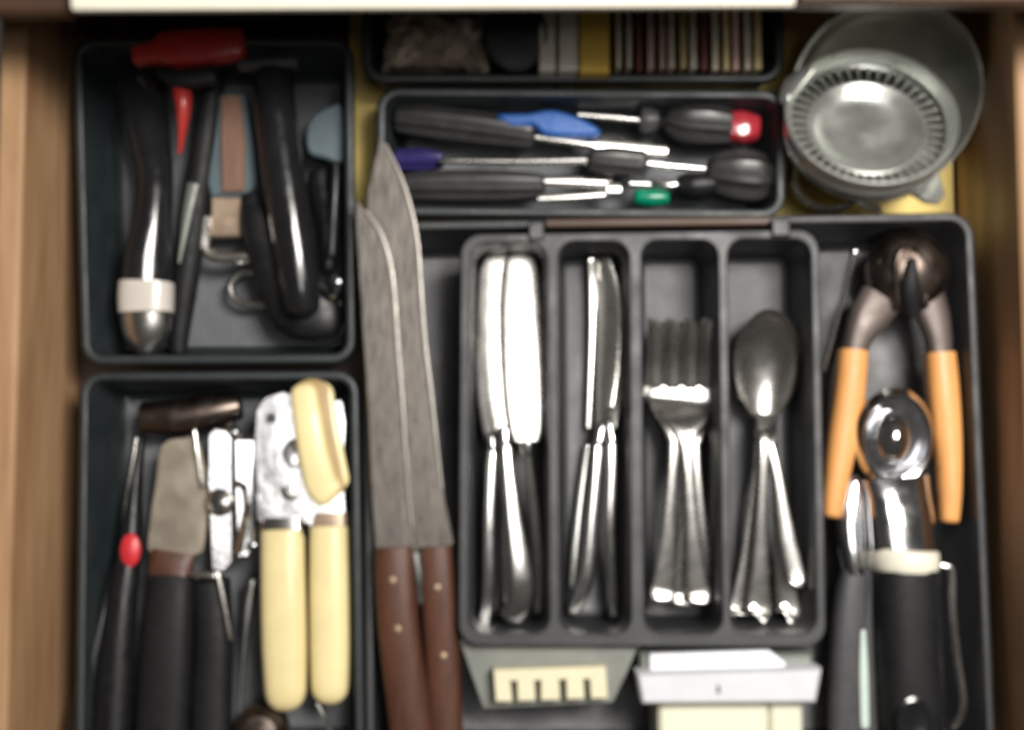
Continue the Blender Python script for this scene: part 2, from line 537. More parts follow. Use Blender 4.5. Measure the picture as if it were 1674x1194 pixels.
k2 = plate([(580, 324, .0655), (600, 345, .0653), (620, 375, .0651), (635, 415, .0648), (645, 470, .0645), (652, 560, .064), (660, 660, .0632), (668, 770, .0624), (676, 860, .0616), (682, 905, .061),
            (672, 902, .061), (614, 900, .061), (607, 800, .0622), (602, 680, .0632), (594, 560, .064), (585, 430, .0648)], 0.06, 0.0020)
thing('kitchen_knife', 'smaller kitchen knife lying on top of the larger one', 'knife', [
    ('blade', k2, 'worn', [('cutting_edge', k2e, 'edge')]),
    ('bolster', sweep([(678, 902, .058, 11, .005), (684, 935, .0565, 9, .006), (688, 985, .054, 6, .005)], ex=2.6), 'dullmetal'),
    ('handle', sweep([(644, 894, .060, 31, .0065), (646, 950, .0595, 32, .0075), (652, 1030, .058, 33, .008), (664, 1130, .055, 34, .008), (676, 1230, .052, 34, .008)], ex=3.2), 'brownwood',
     [('rivet', rivet(641, 950, .0668), 'brass'), ('rivet', rivet(649, 1030, .0658), 'brass')])],
      'two wooden handled kitchen knives')

# ---- table knives
def table_knife(label, blade, handle, bolster=None, roll=0.0, hroll=R(-7), group='table knives in the cutlery insert', name='table_knife'):
    parts = [('blade', sweep(blade, segs=20, roll=roll, ex=2.2, n=6, r0=0.6), 'satin'),
             ('handle', sweep([(*p[:4], p[4] * .62) for p in handle], segs=22, ex=2.7, n=6, r0=0.7, r1=0.6, roll=hroll), 'steel')]
    if bolster:
        parts.append(('bolster', sweep(bolster, segs=14, n=3, r0=.5, r1=.5), 'steel'))
    return thing(name, label, 'table knife', parts, group)


# blades run from tip to bolster, so a negative roll turns the face to the right
table_knife('broad bright table knife on the left of the pile in the first compartment',
            [(816, 428, .034, 26, .0010), (818, 480, .0365, 33, .0011), (820, 560, .041, 33, .0011), (822, 640, .0455, 29, .0011), (824, 690, .0485, 23, .0012), (824, 708, .0495, 19, .0014)],
            [(826, 722, .0500, 10, .0032), (829, 760, .0515, 11, .0038), (839, 850, .0525, 16, .0045), (850, 930, .0525, 21, .0048), (852, 975, .051, 23, .0046), (838, 1010, .049, 19, .004)],
            [(823, 704, .0496, 14, .003), (826, 726, .050, 11, .003)], roll=R(-7))
table_knife('bright table knife half covering its neighbour, at the right of the first compartment',
            [(852, 428, .038, 27, .0010), (855, 480, .0405, 35, .0011), (857, 560, .045, 37, .0011), (858, 640, .0495, 34, .0011), (859, 700, .053, 28, .0012), (860, 722, .0542, 22, .0014)],
            [(862, 736, .0530, 8, .0030), (866, 780, .0500, 9, .0034), (876, 860, .044, 11, .004), (884, 940, .038, 12, .0042), (884, 1000, .034, 11, .004)],
            [(862, 722, .0535, 12, .003), (862, 744, .0525, 9, .003)], roll=R(-9))
table_knife('table knife at the far left of the first compartment with its blade edge up',
            [(806, 440, .030, 24, .0009), (798, 520, .032, 24, .0009), (794, 620, .035, 17, .0009), (798, 690, .037, 13, .001), (802, 716, .038, 10, .0013)],
            [(806, 734, .0390, 9, .003), (803, 780, .0395, 10, .0035), (800, 860, .0390, 10, .0040), (800, 940, .0370, 11, .0042), (797, 985, .0350, 10, .004), (792, 1018, .034, 11, .0036)],
            [(804, 712, .0385, 10, .003), (806, 736, .0390, 8, .003)], roll=R(18))
table_knife('darker table knife deepest in the first compartment between the bright ones',
            [(838, 440, .0255, 24, .0009), (836, 540, .026, 26, .0009), (832, 640, .0265, 22, .0009), (832, 712, .0275, 14, .0012)],
            [(833, 734, .0285, 8, .003), (832, 800, .0290, 9, .0035), (830, 880, .029, 11, .004), (832, 960, .028, 12, .0042), (838, 1004, .027, 11, .0036)],
            None, roll=R(4))
table_knife('table knife in the second compartment with bright hooked handle end at left',
            [(984, 428, .0290, 16, .0010), (992, 480, .0300, 22, .0010), (994, 560, .0330, 22, .0010), (990, 640, .037, 18, .001), (984, 700, .0395, 12, .0012)],
            [(978, 724, .0410, 9, .003), (974, 780, .0420, 9, .0035), (968, 850, .0420, 10, .004), (962, 925, .0410, 12, .0043), (952, 970, .0395, 12, .004), (938, 1000, .038, 10, .0036)],
            [(984, 696, .0395, 10, .003), (978, 728, .0412, 8, .003)], roll=R(20), group='table knives in the cutlery insert')
table_knife('table knife in the second compartment with straight handle along the right side',
            [(1008, 470, .0250, 14, .0009), (1012, 540, .027, 17, .0009), (1008, 620, .034, 15, .0009), (1000, 680, .041, 12, .0012), (998, 700, .043, 11, .0014)],
            [(1000, 716, .0445, 9, .0032), (1000, 780, .0450, 9, .0038), (997, 860, .0440, 9, .0042), (1000, 940, .040, 10, .0042), (1004, 1005, .036, 9, .0036)],
            [(994, 688, .0425, 9, .003), (1001, 724, .0446, 8, .003)], roll=R(10))
table_knife('thin table knife lowest in the second compartment, mostly hidden',
            [(968, 425, .0320, 8, .0010), (972, 470, .0290, 10, .0009), (974, 560, .027, 12, .0009), (966, 700, .026, 9, .001)],
            [(962, 730, .0270, 7, .003), (950, 820, .0275, 8, .0034), (942, 900, .0275, 9, .0036), (938, 960, .0270, 9, .0034)],
            None, roll=R(-12))


# ---- forks
def fork(label, cx, cy, zt, hx, hy, wid=1.0, rough='satin', roll=0.0):
    dz = zt
    head = sweep([(cx, cy + 112, .0330 + dz, 55 * wid, .0008), (cx, cy + 130, .0335 + dz, 56 * wid, .0008), (cx, cy + 146, .0370 + dz, 50 * wid, .0008), (cx + .1 * (hx - cx), cy + 164, .0420 + dz, 36 * wid, .0009),
                  (cx + .15 * (hx - cx), cy + 182, .0450 + dz, 20, .0011), (cx + .2 * (hx - cx), cy + 205, .0462 + dz, 11, .0014)], segs=24, ex=2.6, n=5)
    ti = []
    for k in (-1.5, -.5, .5, 1.5):
        x = cx + k * 29 * wid
        ti.append(sweep([(x + k, cy, .0490 + dz, 4.5, .0003), (x, cy + 30, .0445 + dz, 7, .0004), (x, cy + 70, .0380 + dz, 7.5, .0005), (x, cy + 112, .0332 + dz, 9.5, .0007)], segs=12, n=4, r0=.0, ex=6))
    hd = sweep([(cx + .18 * (hx - cx), cy + 198, .0460 + dz, 11, .0014), (cx + .35 * (hx - cx), cy + 250, .0455 + dz, 9, .0016), (cx + .6 * (hx - cx), cy + 340, .0430 + dz, 12, .0015),
                (cx + .85 * (hx - cx), cy + 420, .0395 + dz, 18, .0014), (hx, hy - 14, .0385 + dz, 20, .0013), (hx, hy - 2, .0395 + dz, 19, .0013)], segs=18, n=5, r1=.4, ex=2.6, roll=roll)
    return thing('fork', label, 'fork', [('head', join(head, *ti), rough), ('handle', hd, 'satin')], 'dinner forks in the third compartment')


fork('dinner fork on top of the stack in the third compartment', 1116, 524, .004, 1142, 984)
fork('dinner fork under the top one, its handle end at left', 1108, 520, .000, 1084, 980, roll=R(-5))
fork('dinner fork lowest in the stack, its handle end in the middle', 1122, 534, -.006, 1116, 986)
fork('dinner fork against the right wall of the third compartment, partly hidden', 1128, 526, -.011, 1158, 976, roll=R(5))


# ---- spoons
def spoon(label, cx, cy, rx, ry, z, hx, hy, zh, depth=.0075, nd=20, roll=0.0):
    b = bowl(cx, cy, rx, ry, z, depth, slope=.008, egg=.10)
    nx, ny = cx, cy + ry - 5
    hd = sweep([(nx, ny - 3, z - .0066, 16, .0010), (nx, ny + 16, z - .0030, 13, .0014), (nx + .06 * (hx - nx), ny + 45, z + .0020, 10, .0017),
                (nx + .35 * (hx - nx), ny + .35 * (hy - ny), (z + .0040) * .7 + zh * .3, 9, .0017), (nx + .7 * (hx - nx), ny + .72 * (hy - ny), (z + .004) * .3 + zh * .7, 14, .0015),
                (hx, hy - 14, zh, nd, .0013), (hx, hy - 3, zh + .0014, nd * .95, .0013)], segs=18, n=5, r1=.45, ex=2.6, roll=roll)
    return thing('spoon', label, 'spoon', [('bowl', b, 'satin'), ('handle', hd, 'satin')], 'spoons in the fourth compartment')


spoon('spoon on top of the nested spoons, its handle running straight down', 1250, 600, 50, 86, .047, 1240, 1006, .040)
spoon('spoon with its handle swung right to a bright end, second in the nest', 1254, 598, 50, 88, .043, 1300, 956, .046, nd=15, roll=R(6))
spoon('spoon nested third, its handle end at the bottom right', 1258, 594, 50, 88, .039, 1288, 1006, .033, roll=R(8))
spoon('spoon lowest in the nest, its handle end at the bottom left', 1246, 604, 50, 86, .035, 1214, 1004, .030, roll=R(-8))

# ---- slicer and white box in front of the insert
gz = .052
thing('slicer', 'grey metal slicer with a pale toothed comb in front of the insert', 'slicer', [
    ('plate', plate([(752, 1052), (760, 1046), (900, 1042), (1050, 1042), (1056, 1050), (1040, 1066), (1022, 1110), (1002, 1150), (790, 1160)], gz, .004), 'grater',
     [('lip', sweep([(754, 1050, gz + .002, 5, .002), (900, 1045, gz + .002, 5, .002), (1052, 1046, gz + .002, 5, .002)], n=3), 'grater')]),
    ('comb', plate([(806, 1096), (990, 1090), (994, 1143), (966, 1144), (964, 1112), (954, 1112), (956, 1144), (926, 1145), (925, 1112), (914, 1113), (916, 1146), (884, 1147), (884, 1114),
                    (874, 1114), (876, 1147), (846, 1148), (845, 1115), (834, 1115), (838, 1149), (810, 1149)], gz + .012, .010, bev=.0008), 'comb')])
wz = .066
wedge = plate([(1062, 1070, wz - .004), (1258, 1064, wz - .003), (1284, 1084, wz - .002), (1286, 1098, wz - .001), (1062, 1100, wz - .002)], wz, .006)
thing('plastic_box', 'white plastic kitchen device with off white base in front of the spoons', 'kitchen gadget', [
    ('tray', box(1046, 1068, 1330, 1112, .030, .058, .002), 'grater'),
    ('lid', wedge, 'white'),
    ('front_bar', plate([(1042, 1103), (1344, 1094), (1342, 1108), (1334, 1150), (1050, 1152)], wz + .008, .020, bev=.0016), 'white',
     [('slot', box(1172, 1122, 1177, 1135, wz + .0078, wz + .0084, .0001), 'dkgrey')]),
    ('base', box(1077, 1146, 1256, 1260, .012, .060, .002), 'offwhite'),
    ('base', box(1260, 1146, 1312, 1260, .012, .060, .002), 'offwhite')])

# ---- right pocket
dome = M(1478, 446, .030)
thing('nutcracker', 'orange handled nutcracker with a dark domed steel head', 'nutcracker', [
    ('head', join(revolve([(0.0, .0), (.0225, .0), (.0238, .004), (.0232, .010), (.0200, .0165), (.0150, .0205), (.0080, .0232), (0.0, .0240)], dome, segs=36)), 'bronze',
     [('slot', sweep([(1490, 428, .0535, 9, .004), (1488, 470, .0525, 16, .004), (1490, 512, .044, 15, .006)], n=4, r0=.8, r1=.3), 'rubber'),
      ('jaw', sweep([(1466, 500, .044, 8, .004), (1464, 430, .0525, 6, .003), (1484, 405, .053, 5, .003), (1512, 430, .051, 6, .003), (1510, 500, .044, 8, .004)], n=5, r0=.6, r1=.6), 'bronze')]),
    ('arm', sweep([(1440, 488, .037, 36, .006), (1420, 520, .038, 32, .006), (1402, 556, .038, 22, .006), (1396, 585, .038, 20, .006)], ex=3, n=4), 'taupe'),
    ('arm', sweep([(1514, 488, .037, 30, .006), (1526, 520, .038, 26, .006), (1534, 556, .038, 21, .006), (1536, 590, .038, 19, .006)], ex=3, n=4), 'taupe'),
    ('handle', sweep([(1394, 574, .038, 24, .0085), (1388, 640, .039, 25, .009), (1376, 720, .040, 24, .009), (1364, 800, .041, 19, .008), (1358, 842, .041, 15, .007)], ex=2.6, r1=.4), 'orange'),
    ('handle', sweep([(1536, 578, .038, 24, .0085), (1541, 640, .039, 25, .009), (1548, 720, .040, 22, .009), (1552, 800, .041, 18, .008), (1551, 850, .041, 15, .007)], ex=2.6, r1=.4), 'orange')])

solo('steel_skewer', 'thin steel rod leaning beside the nutcracker against the insert', 'skewer',
     join(sweep([(1397, 412, .046, 8, .0025), (1390, 440, .044, 5, .0018), (1372, 510, .038, 4, .0014), (1346, 606, .030, 4, .0014)], r0=1, n=4)), 'steel')

sz = .040
ringc = M(1460, 716, .044)
scoop = revolve([(.0205, -.004), (.0225, -.002), (.0228, .002), (.0205, .005), (.0180, .004), (.0150, -.004), (.0100, -.010), (.0, -.012), (.0, -.0135), (.0110, -.0115), (.0165, -.005)],
                ringc, axis=(.05, -.12, 1), segs=44, sy=1.24)
ball = revolve([(0.0, -.012), (.006, -.0105), (.0102, -.006), (.0118, 0.0), (.0102, .006), (.006, .0105), (0.0, .012)], M(1456, 716, .043), segs=28, sy=1.35)
thing('ice_cream_scoop', 'chrome scoop with cream collar and thick black handle', 'scoop', [
    ('scoop_head', scoop, 'chrome'),
    ('dome', ball, 'chrome'),
    ('neck', sweep([(1466, 782, .042, 56, .006), (1470, 810, .043, 53, .008), (1474, 850, .044, 54, .010), (1477, 900, .044, 54, .0125)], n=4, segs=28, ex=2.4, roll=R(-6)), 'chrome'),
    ('collar', sweep([(1477, 898, .044, 50, .016), (1477, 904, .044, 55, .0185), (1478, 922, .044, 55, .0185), (1478, 934, .044, 51, .017)], n=3, segs=28), 'cream'),
    ('handle', sweep([(1478, 932, .044, 51, .0165), (1480, 1000, .044, 51, .0165), (1484, 1100, .043, 50, .0165), (1488, 1180, .042, 50, .016), (1490, 1240, .041, 48, .015)], n=4, segs=28, ex=2.4), 'rubber',
     [('hanging_hole', revolve([(0, 0), (.0098, 0), (.0098, .0012), (.0085, .0018), (.0070, .0010), (0, .0008)], M(1494, 1182, .0578), segs=28, sy=1.4), 'blackgloss')])])
thing('serving_spoon', 'steel spoon with dark grey handle at the left of the scoop', 'serving spoon', [
    ('neck', sweep([(1398, 790, .034, 22, .004), (1392, 840, .036, 26, .005), (1394, 890, .037, 24, .005), (1398, 940, .037, 17, .005)], n=5, r0=.6), 'chrome'),
    ('handle', sweep([(1398, 930, .036, 20, .005), (1392, 990, .035, 27, .006), (1388, 1080, .034, 30, .0065), (1386, 1240, .032, 32, .0065)], n=5, ex=3), 'dkgrey')])
thing('peeler', 'slim steel and grey peeler with a pale green inlay beside the scoop', 'peeler', [
    ('shank', sweep([(1418, 790, .030, 16, .003), (1420, 850, .032, 14, .003), (1426, 930, .034, 13, .003)], n=4), 'chrome'),
    ('handle', sweep([(1420, 925, .036, 13, .004), (1428, 960, .037, 17, .005), (1422, 1040, .036, 20, .005), (1424, 1240, .034, 22, .005)], n=4, ex=3), 'dkgrey',
     [('inlay', sweep([(1411, 1034, .0412, 4, .0008), (1412, 1100, .0410, 7, .0010), (1414, 1186, .0402, 7, .0010)], n=4, r0=1, r1=1), 'pale')])])
solo('wire_handle', 'bent steel wire loop standing along the right of the scoop', 'wire loop',
     tube([(1538, 1215, .036), (1536, 1100, .042), (1530, 980, .044), (1532, 930, .045), (1545, 926, .046), (1556, 936, .046), (1558, 1000, .045), (1566, 1080, .043), (1575, 1140, .042), (1572, 1172, .040), (1556, 1190, .036)], .0018), 'satin')

# ---- juicer
ax = Vector((-.04, .42, 1)).normalized()
jc = M(1424, 187, .068)
px = S(.068)
rj = 142 * px
base = M(1446, 158, .044)
bx = Vector((0.05, -.42, 1)).normalized()
bowl_prof = [(.020, -.027), (.040, -.022), (.050, -.011), (.0535, .000), (.0545, .0035), (.0562, .0034), (.0560, .0006), (.0525, -.012), (.042, -.0240), (.020, -.029)]
zr = -.0110
r_o, r_i = 128 * px, 95 * px
ring_out = [(rj - .0006, -.0012), (rj + .0004, -.0004), (rj, .0008), (rj - .0012, .0010), (rj * .955, -.0006), (rj * .90, -.0062), (r_o + .0022, zr + .0005), (r_o + .0004, zr - .0006),
            (r_o + .0004, zr - .0022), (r_o + .0034, zr - .0012), (rj * .92, -.0068), (rj * .96, -.0022)]
cup = [(r_i + .0010, zr - .0014), (r_i + .0012, zr + .0004), (r_i + .0002, zr + .0012), (r_i - .0018, zr + .0006), (r_i * .84, zr - .0030), (r_i * .6, zr - .0052), (r_i * .35, zr - .0048), (.0, zr - .0038),
       (.0, zr - .0055), (r_i * .55, zr - .0068), (r_i * .9, zr - .0036)]
X = Vector((0, 1, 0)).cross(ax).normalized()
Y = ax.cross(X)
ribs = []
for k in range(44):
    a = 2 * math.pi * k / 44
    d, t = X * math.cos(a) + Y * math.sin(a), X * -math.sin(a) + Y * math.cos(a)
    w = .00125
    rings = []
    for rr_, hh in ((r_i + .0005, zr), ((r_i + r_o) / 2, zr + .0004), (r_o + .0012, zr - .0002)):
        c = jc + d * rr_ + ax * hh
        rings.append([c - t * w - ax * .0016, c + t * w - ax * .0016, c + t * w * .7, c - t * w * .7])
    ribs.append(loft(rings))


def disc(prof, **k):
    return revolve(prof, jc, axis=ax, segs=64, closed=True, **k)


drum = [(r_i - .003, zr - .0075), (r_o + .003, zr - .0075), (r_o + .003, zr - .0065), (r_i - .003, zr - .0065)]
thing('citrus_juicer', 'round metal citrus juicer with slotted strainer resting in its bowl', 'juicer', [
    ('bowl', revolve(bowl_prof, base, axis=bx, segs=64, closed=True), 'bowlmetal'),
    ('strainer', disc(ring_out), 'alu',
     [('slotted_ring', join(*ribs), 'alu'), ('catch_plate', disc(drum), 'dullmetal'), ('cup', disc(cup), 'alu')]),
    ('handle_tab', plate([(1466, 300, .058), (1502, 262, .056), (1532, 266, .060), (1546, 318, .0665), (1536, 332, .067), (1514, 330, .064)], .052, .004, bev=.001), 'alu'),
    ('lug', plate([(1276, 150, .060), (1284, 128, .061), (1318, 104, .066), (1332, 112, .067), (1304, 150, .063), (1288, 170, .061), (1276, 166, .060)], .062, .004, bev=.001), 'alu')])
for o in bpy.data.objects:
    if o.name == 'slotted_ring':
        o['kind'] = 'stuff'
solo('steel_ring', 'thin bright steel ring peeking out below the juicer on the yellow liner', 'ring',
     tube([(1358 + 62 * math.cos(2 * math.pi * k / 24), 284 + 58 * math.sin(2 * math.pi * k / 24), .030) for k in range(24)], .0027, closed=True, n=2), 'satin')
solo('metal_clip', 'small bright curved metal clip beside the ring below the juicer', 'clip',
     sweep([(1392, 305, .040, 9, .0012), (1402, 322, .040, 9, .0012), (1418, 336, .038, 8, .0012), (1438, 343, .036, 6, .0012)], n=4, r0=.8, r1=.8), 'satin')

# ---- back tray
rp = random.Random(3)
nx_, ny_ = 16, 11
gv, gf = [], []
for j in range(ny_):
    for i in range(nx_):
        u, v = i / (nx_ - 1) * 2 - 1, j / (ny_ - 1) * 2 - 1
        edge = max(abs(u), abs(v))
        lift = (1 - edge ** 4) * .016
        zz = .040 + lift + rp.uniform(-.0045, .0045) * (1 if edge < .95 else .3)
        gv.append(M(716 + u * 86 + rp.uniform(-5, 5) - v * 6, 64 + v * 52 + rp.uniform(-4, 4), zz))
for j in range(ny_ - 1):
    for i in range(nx_ - 1):
        gf.append((j * nx_ + i, (j + 1) * nx_ + i, (j + 1) * nx_ + i + 1, j * nx_ + i + 1))
rim_i = [i for i in range(nx_)] + [j * nx_ + nx_ - 1 for j in range(1, ny_)] + [(ny_ - 1) * nx_ + i for i in range(nx_ - 2, -1, -1)] + [j * nx_ for j in range(ny_ - 2, 0, -1)]
k0 = len(gv)
gv += [Vector((gv[i].x, gv[i].y, .012)) for i in rim_i]
for q in range(len(rim_i)):
    q2 = (q + 1) % len(rim_i)
    gf.append((rim_i[q], rim_i[q2], k0 + q2, k0 + q))
gf.append(tuple(k0 + q for q in range(len(rim_i))))
solo('paper_packet', 'crumpled beige packet in the back tray at the left of the dark disc', 'packet', (gv, gf), 'packet', sharp=28)
solo('metal_disc', 'dark round disc with pale rim standing between packet and white booklets', 'disc',
     revolve([(.0, .0), (.0165, .0), (.0180, .002), (.0180, .0045), (.0166, .005), (.0160, .003), (.0, .003)], M(842, 58, .058), axis=(0, -.15, 1), segs=36, sy=1.15), 'black')
for i, (x0, x1, lab) in enumerate(((882, 908, 'white paper booklet standing next to the dark round disc'), (914, 944, 'white paper booklet standing next to the yellow strip'))):
    solo('booklet', lab, 'booklet', box(x0, -20, x1, 114, .012, .062, .0006), 'paper', 'white booklets in the back tray')
solo('yellow_box', 'ochre yellow thin box standing between white booklet and row of cards', 'box', box(948, -20, 996, 118, .012, .062, .0008), 'ochre')
words = ['first', 'second', 'third', 'fourth', 'fifth', 'sixth', 'seventh', 'eighth', 'ninth', 'tenth', 'eleventh', 'twelfth', 'thirteenth', 'fourteenth']
cols = ['cardA', 'cardA', 'cardD', 'cardB', 'cardB', 'cardA', 'cardC', 'cardA', 'cardD', 'cardA', 'cardC', 'cardB', 'cardA', 'cardC']
names = dict(cardA='cream', cardB='pinkish', cardC='yellowish', cardD='maroon')
for i in range(14):
    x = 1008 + i * 17.4 + random.uniform(-1.5, 1.5)
    w = random.uniform(7, 10)
    solo('thin_card', 'thin %s card standing %s from the yellow box in the row' % (names[cols[i]], words[i]), 'card',
         box(x, -16 + random.uniform(-4, 4), x + w, 112 + random.uniform(-3, 3), .010, .058 + random.uniform(-.003, .003), .0003), cols[i], 'row of thin cards in the back tray')

# ---- screwdrivers
def driver(label, handle, shaft, hm, sm='satin', flute=8, extra=None, cat='screwdriver'):
    parts = [('handle', sweep(handle, segs=32, n=4, r0=.5, r1=.4, flute=flute, fl=.16), hm), ('shaft', sweep(shaft, segs=12, n=3), sm)]
    return thing('screwdriver', label, cat, parts + (extra or []), 'screwdrivers in the narrow tray')


driver('black screwdriver upper left with its shaft pointing right', [(655, 196, .030, 24, .009), (700, 200, .031, 28, .010), (800, 212, .032, 28, .010), (868, 222, .033, 22, .008)],
       [(860, 222, .033, 7, .0022), (960, 236, .033, 7, .0022), (985, 238, .033, 14, .0015), (1090, 246, .032, 9, .001)], 'scr')
driver('screwdriver with dark indigo handle at the left wall', [(650, 262, .024, 18, .007), (690, 262, .025, 20, .0075), (722, 262, .026, 13, .006)],
       [(718, 263, .034, 5, .0022), (850, 264, .035, 6, .0022), (965, 262, .036, 6, .0022)], 'indigo')
driver('black screwdriver lower left with twin steel shaft', [(662, 306, .030, 22, .008), (720, 304, .031, 27, .0095), (820, 304, .032, 27, .0095), (884, 304, .032, 21, .008)],
       [(876, 296, .032, 9, .0024), (940, 297, .032, 10, .0024), (1000, 300, .031, 9, .0024)], 'scr',
       extra=[('side_shaft', sweep([(880, 325, .031, 7, .0022), (940, 322, .031, 7, .0022), (1000, 318, .030, 6, .0022)], n=3), 'satin'),
              ('end_cap', sweep([(992, 309, .034, 11, .003), (1014, 309, .034, 11, .003)], n=1, ex=4), 'steel')])
driver('black screwdriver upper right with a ruby red end cap', [(1096, 198, .030, 22, .009), (1120, 202, .031, 34, .012), (1160, 205, .031, 36, .0125), (1192, 208, .031, 30, .011)],
       [(945, 188, .031, 6, .0022), (1000, 192, .031, 6, .0022), (1050, 197, .031, 6, .0022)], 'scr',
       extra=[('collar', sweep([(1046, 196, .031, 21, .008), (1058, 197, .031, 23, .009), (1074, 198, .031, 17, .008)], n=3), 'dkgrey'),
              ('neck', sweep([(1070, 198, .031, 9, .005), (1100, 200, .031, 10, .006)], n=1), 'black'),
              ('end_cap', sweep([(1192, 208, .031, 26, .010), (1215, 210, .031, 28, .0105), (1236, 211, .031, 22, .009)], segs=12, n=3, r1=.3, ex=3), 'redclear')])
driver('stout fluted black screwdriver at the lower right corner', [(1168, 285, .030, 34, .012), (1200, 287, .031, 44, .0145), (1235, 290, .031, 44, .0145), (1252, 291, .031, 36, .012)],
       [(1030, 300, .030, 6, .0022), (1080, 302, .030, 6, .0022), (1116, 303, .030, 6, .0022)], 'scr',
       extra=[('collar', sweep([(1112, 304, .030, 18, .007), (1130, 304, .030, 24, .0095), (1158, 302, .030, 22, .009), (1172, 298, .030, 16, .008)], n=3, r0=.5), 'black')])
driver('black gripped screwdriver in the middle of the tray, tip to the right', [(968, 262, .036, 20, .007), (1000, 264, .036, 25, .008), (1050, 268, .035, 24, .008)],
       [(1045, 266, .034, 6, .002), (1110, 272, .033, 6, .0015), (1160, 276, .032, 3, .001)], 'scr')
solo('blue_tool', 'bright blue plastic tool handle between the upper screwdrivers', 'tool handle',
     plate([(812, 186), (862, 184), (900, 178), (940, 188), (978, 208), (976, 220), (930, 222), (890, 218), (872, 204), (836, 206)], .042, .012, smooth=3, bev=.002), 'blue')
thing('bit_driver', 'small driver with green plastic body and steel tip near the tray edge', 'screwdriver', [
    ('body', sweep([(1040, 322, .030, 13, .006), (1064, 324, .030, 15, .007), (1090, 324, .030, 11, .006)], n=3, r0=.4, r1=.4), 'green'),
    ('tip', sweep([(1070, 300, .036, 7, .003), (1090, 303, .037, 8, .003), (1106, 302, .037, 6, .003)], n=3, r0=.6, r1=.8), 'steel')])

# ---- upper left tray
thing('kitchen_tool', 'curved black handled tool with a silver collar and rounded steel end', 'utensil', [
    ('handle', sweep([(230, 92, .030, 34, .0075), (234, 150, .032, 36, .0075), (244, 220, .035, 34, .0075), (254, 290, .038, 29, .0075), (250, 360, .040, 31, .0075), (243, 420, .041, 39, .0075), (240, 466, .0405, 41, .0085)],
                     segs=28, r0=.6, roll=R(-24)), 'blackgloss'),
    ('collar', sweep([(240, 462, .041, 44, .0118), (239, 485, .041, 45, .0120), (239, 512, .041, 44, .0115)], n=3, segs=28, ex=2.6), 'pearl'),
    ('tip', sweep([(239, 510, .040, 42, .0100), (239, 535, .039, 40, .0095), (239, 556, .038, 32, .0080), (240, 572, .037, 19, .0060)], n=4, segs=28, r1=.4), 'satin')])
thing('slim_utensil', 'slim black utensil beside the curved black tool, slanting to the left', 'utensil', [
    ('head', sweep([(262, 118, .050, 10, .004), (300, 130, .051, 17, .005), (350, 124, .050, 17, .005)], n=4, r0=.6, r1=.4, ex=3), 'rubber'),
    ('handle', sweep([(352, 110, .030, 17, .006), (340, 200, .031, 20, .007), (322, 320, .030, 22, .007), (306, 440, .027, 22, .007), (294, 540, .024, 17, .006), (292, 574, .023, 14, .005)], r0=.7, r1=.6), 'rubber'),
    ('edge_strip', sweep([(316, 300, .038, 10, .0012), (306, 350, .0375, 8, .0012), (293, 430, .035, 3, .0012)], n=4), 'grater')])
thing('red_corkscrew', 'red plastic tool with a cross bar grip and tapering stem', 'corkscrew', [
    ('grip', sweep([(222, 92, .046, 16, .006), (262, 86, .047, 20, .007), (275, 82, .048, 30, .008), (340, 78, .048, 31, .008), (398, 72, .047, 26, .007)], r0=.2, r1=.2, ex=4, n=3), 'red'),
    ('stem', sweep([(296, 100, .040, 14, .005), (298, 150, .046, 16, .006), (300, 175, .047, 13, .005), (298, 215, .043, 7, .004), (294, 250, .039, 3, .002)], n=4, r1=.6), 'red')])
thing('cheese_slicer', 'flat brown handled slicer with bent white wire at its end', 'cheese slicer', [
    ('handle', plate([(350, 158), (372, 146), (398, 152), (412, 230), (416, 300), (404, 320), (344, 322), (336, 300), (342, 220)], .034, .010, bev=.002), 'bluegrey',
     [('scale', plate([(360, 162), (374, 152), (392, 156), (400, 230), (399, 312), (362, 314), (360, 240)], .0365, .003, bev=.001), 'rustwood')]),
    ('ferrule', box(343, 322, 393, 386, .022, .033, .0012), 'tan'),
    ('wire', tube([(339, 356, .030), (336, 385, .031), (338, 408, .031), (352, 420, .031), (380, 422, .031), (415, 420, .031)], .0035), 'satin')])
thing('can_opener', 'large black can opener with a shiny tubular handle and wire loop', 'can opener', [
    ('top_bar', sweep([(392, 108, .050, 10, .005), (440, 106, .051, 11, .005), (488, 102, .051, 10, .005)], n=3, ex=3), 'dkgrey'),
    ('handle', sweep([(446, 118, .046, 33, .011), (453, 200, .047, 34, .0115), (466, 300, .048, 35, .0115), (480, 400, .048, 35, .011), (491, 470, .046, 33, .0105), (496, 505, .044, 27, .0095)], segs=28, r0=.2, r1=.5), 'blackgloss'),
    ('second_handle', sweep([(522, 285, .022, 20, .007), (530, 330, .025, 20, .007), (538, 380, .029, 17, .007), (538, 440, .027, 14, .006)], r0=.5, r1=.5), 'black'),
    ('body', sweep([(412, 320, .030, 16, .007), (424, 370, .032, 30, .009), (452, 430, .032, 42, .009), (484, 480, .030, 56, .009), (506, 520, .029, 56, .009), (508, 542, .028, 48, .008)], n=4, segs=24, r1=.3, ex=2.6), 'black'),
    ('loop', tube([(462, 448, .024), (425, 444, .022), (394, 446, .020), (378, 466, .019), (384, 488, .019), (412, 499, .020), (462, 494, .022)], .0022), 'satin'),
    ('hook', tube([(524, 476, .036), (538, 484, .038), (550, 478, .040), (554, 462, .042), (548, 452, .042)], .0028), 'chrome'),
    ('guard_wire', tube([(556, 495, .026), (560, 530, .024), (552, 550, .022), (520, 556, .020)], .0011), 'satin')])
solo('spatula_end', 'blue grey rounded utensil end at the right wall of the upper left tray', 'utensil',
     plate([(500, 214), (512, 188), (540, 172), (560, 176), (562, 262), (530, 258), (504, 248)], .036, .006, smooth=4, bev=.0015), 'bluegrey')
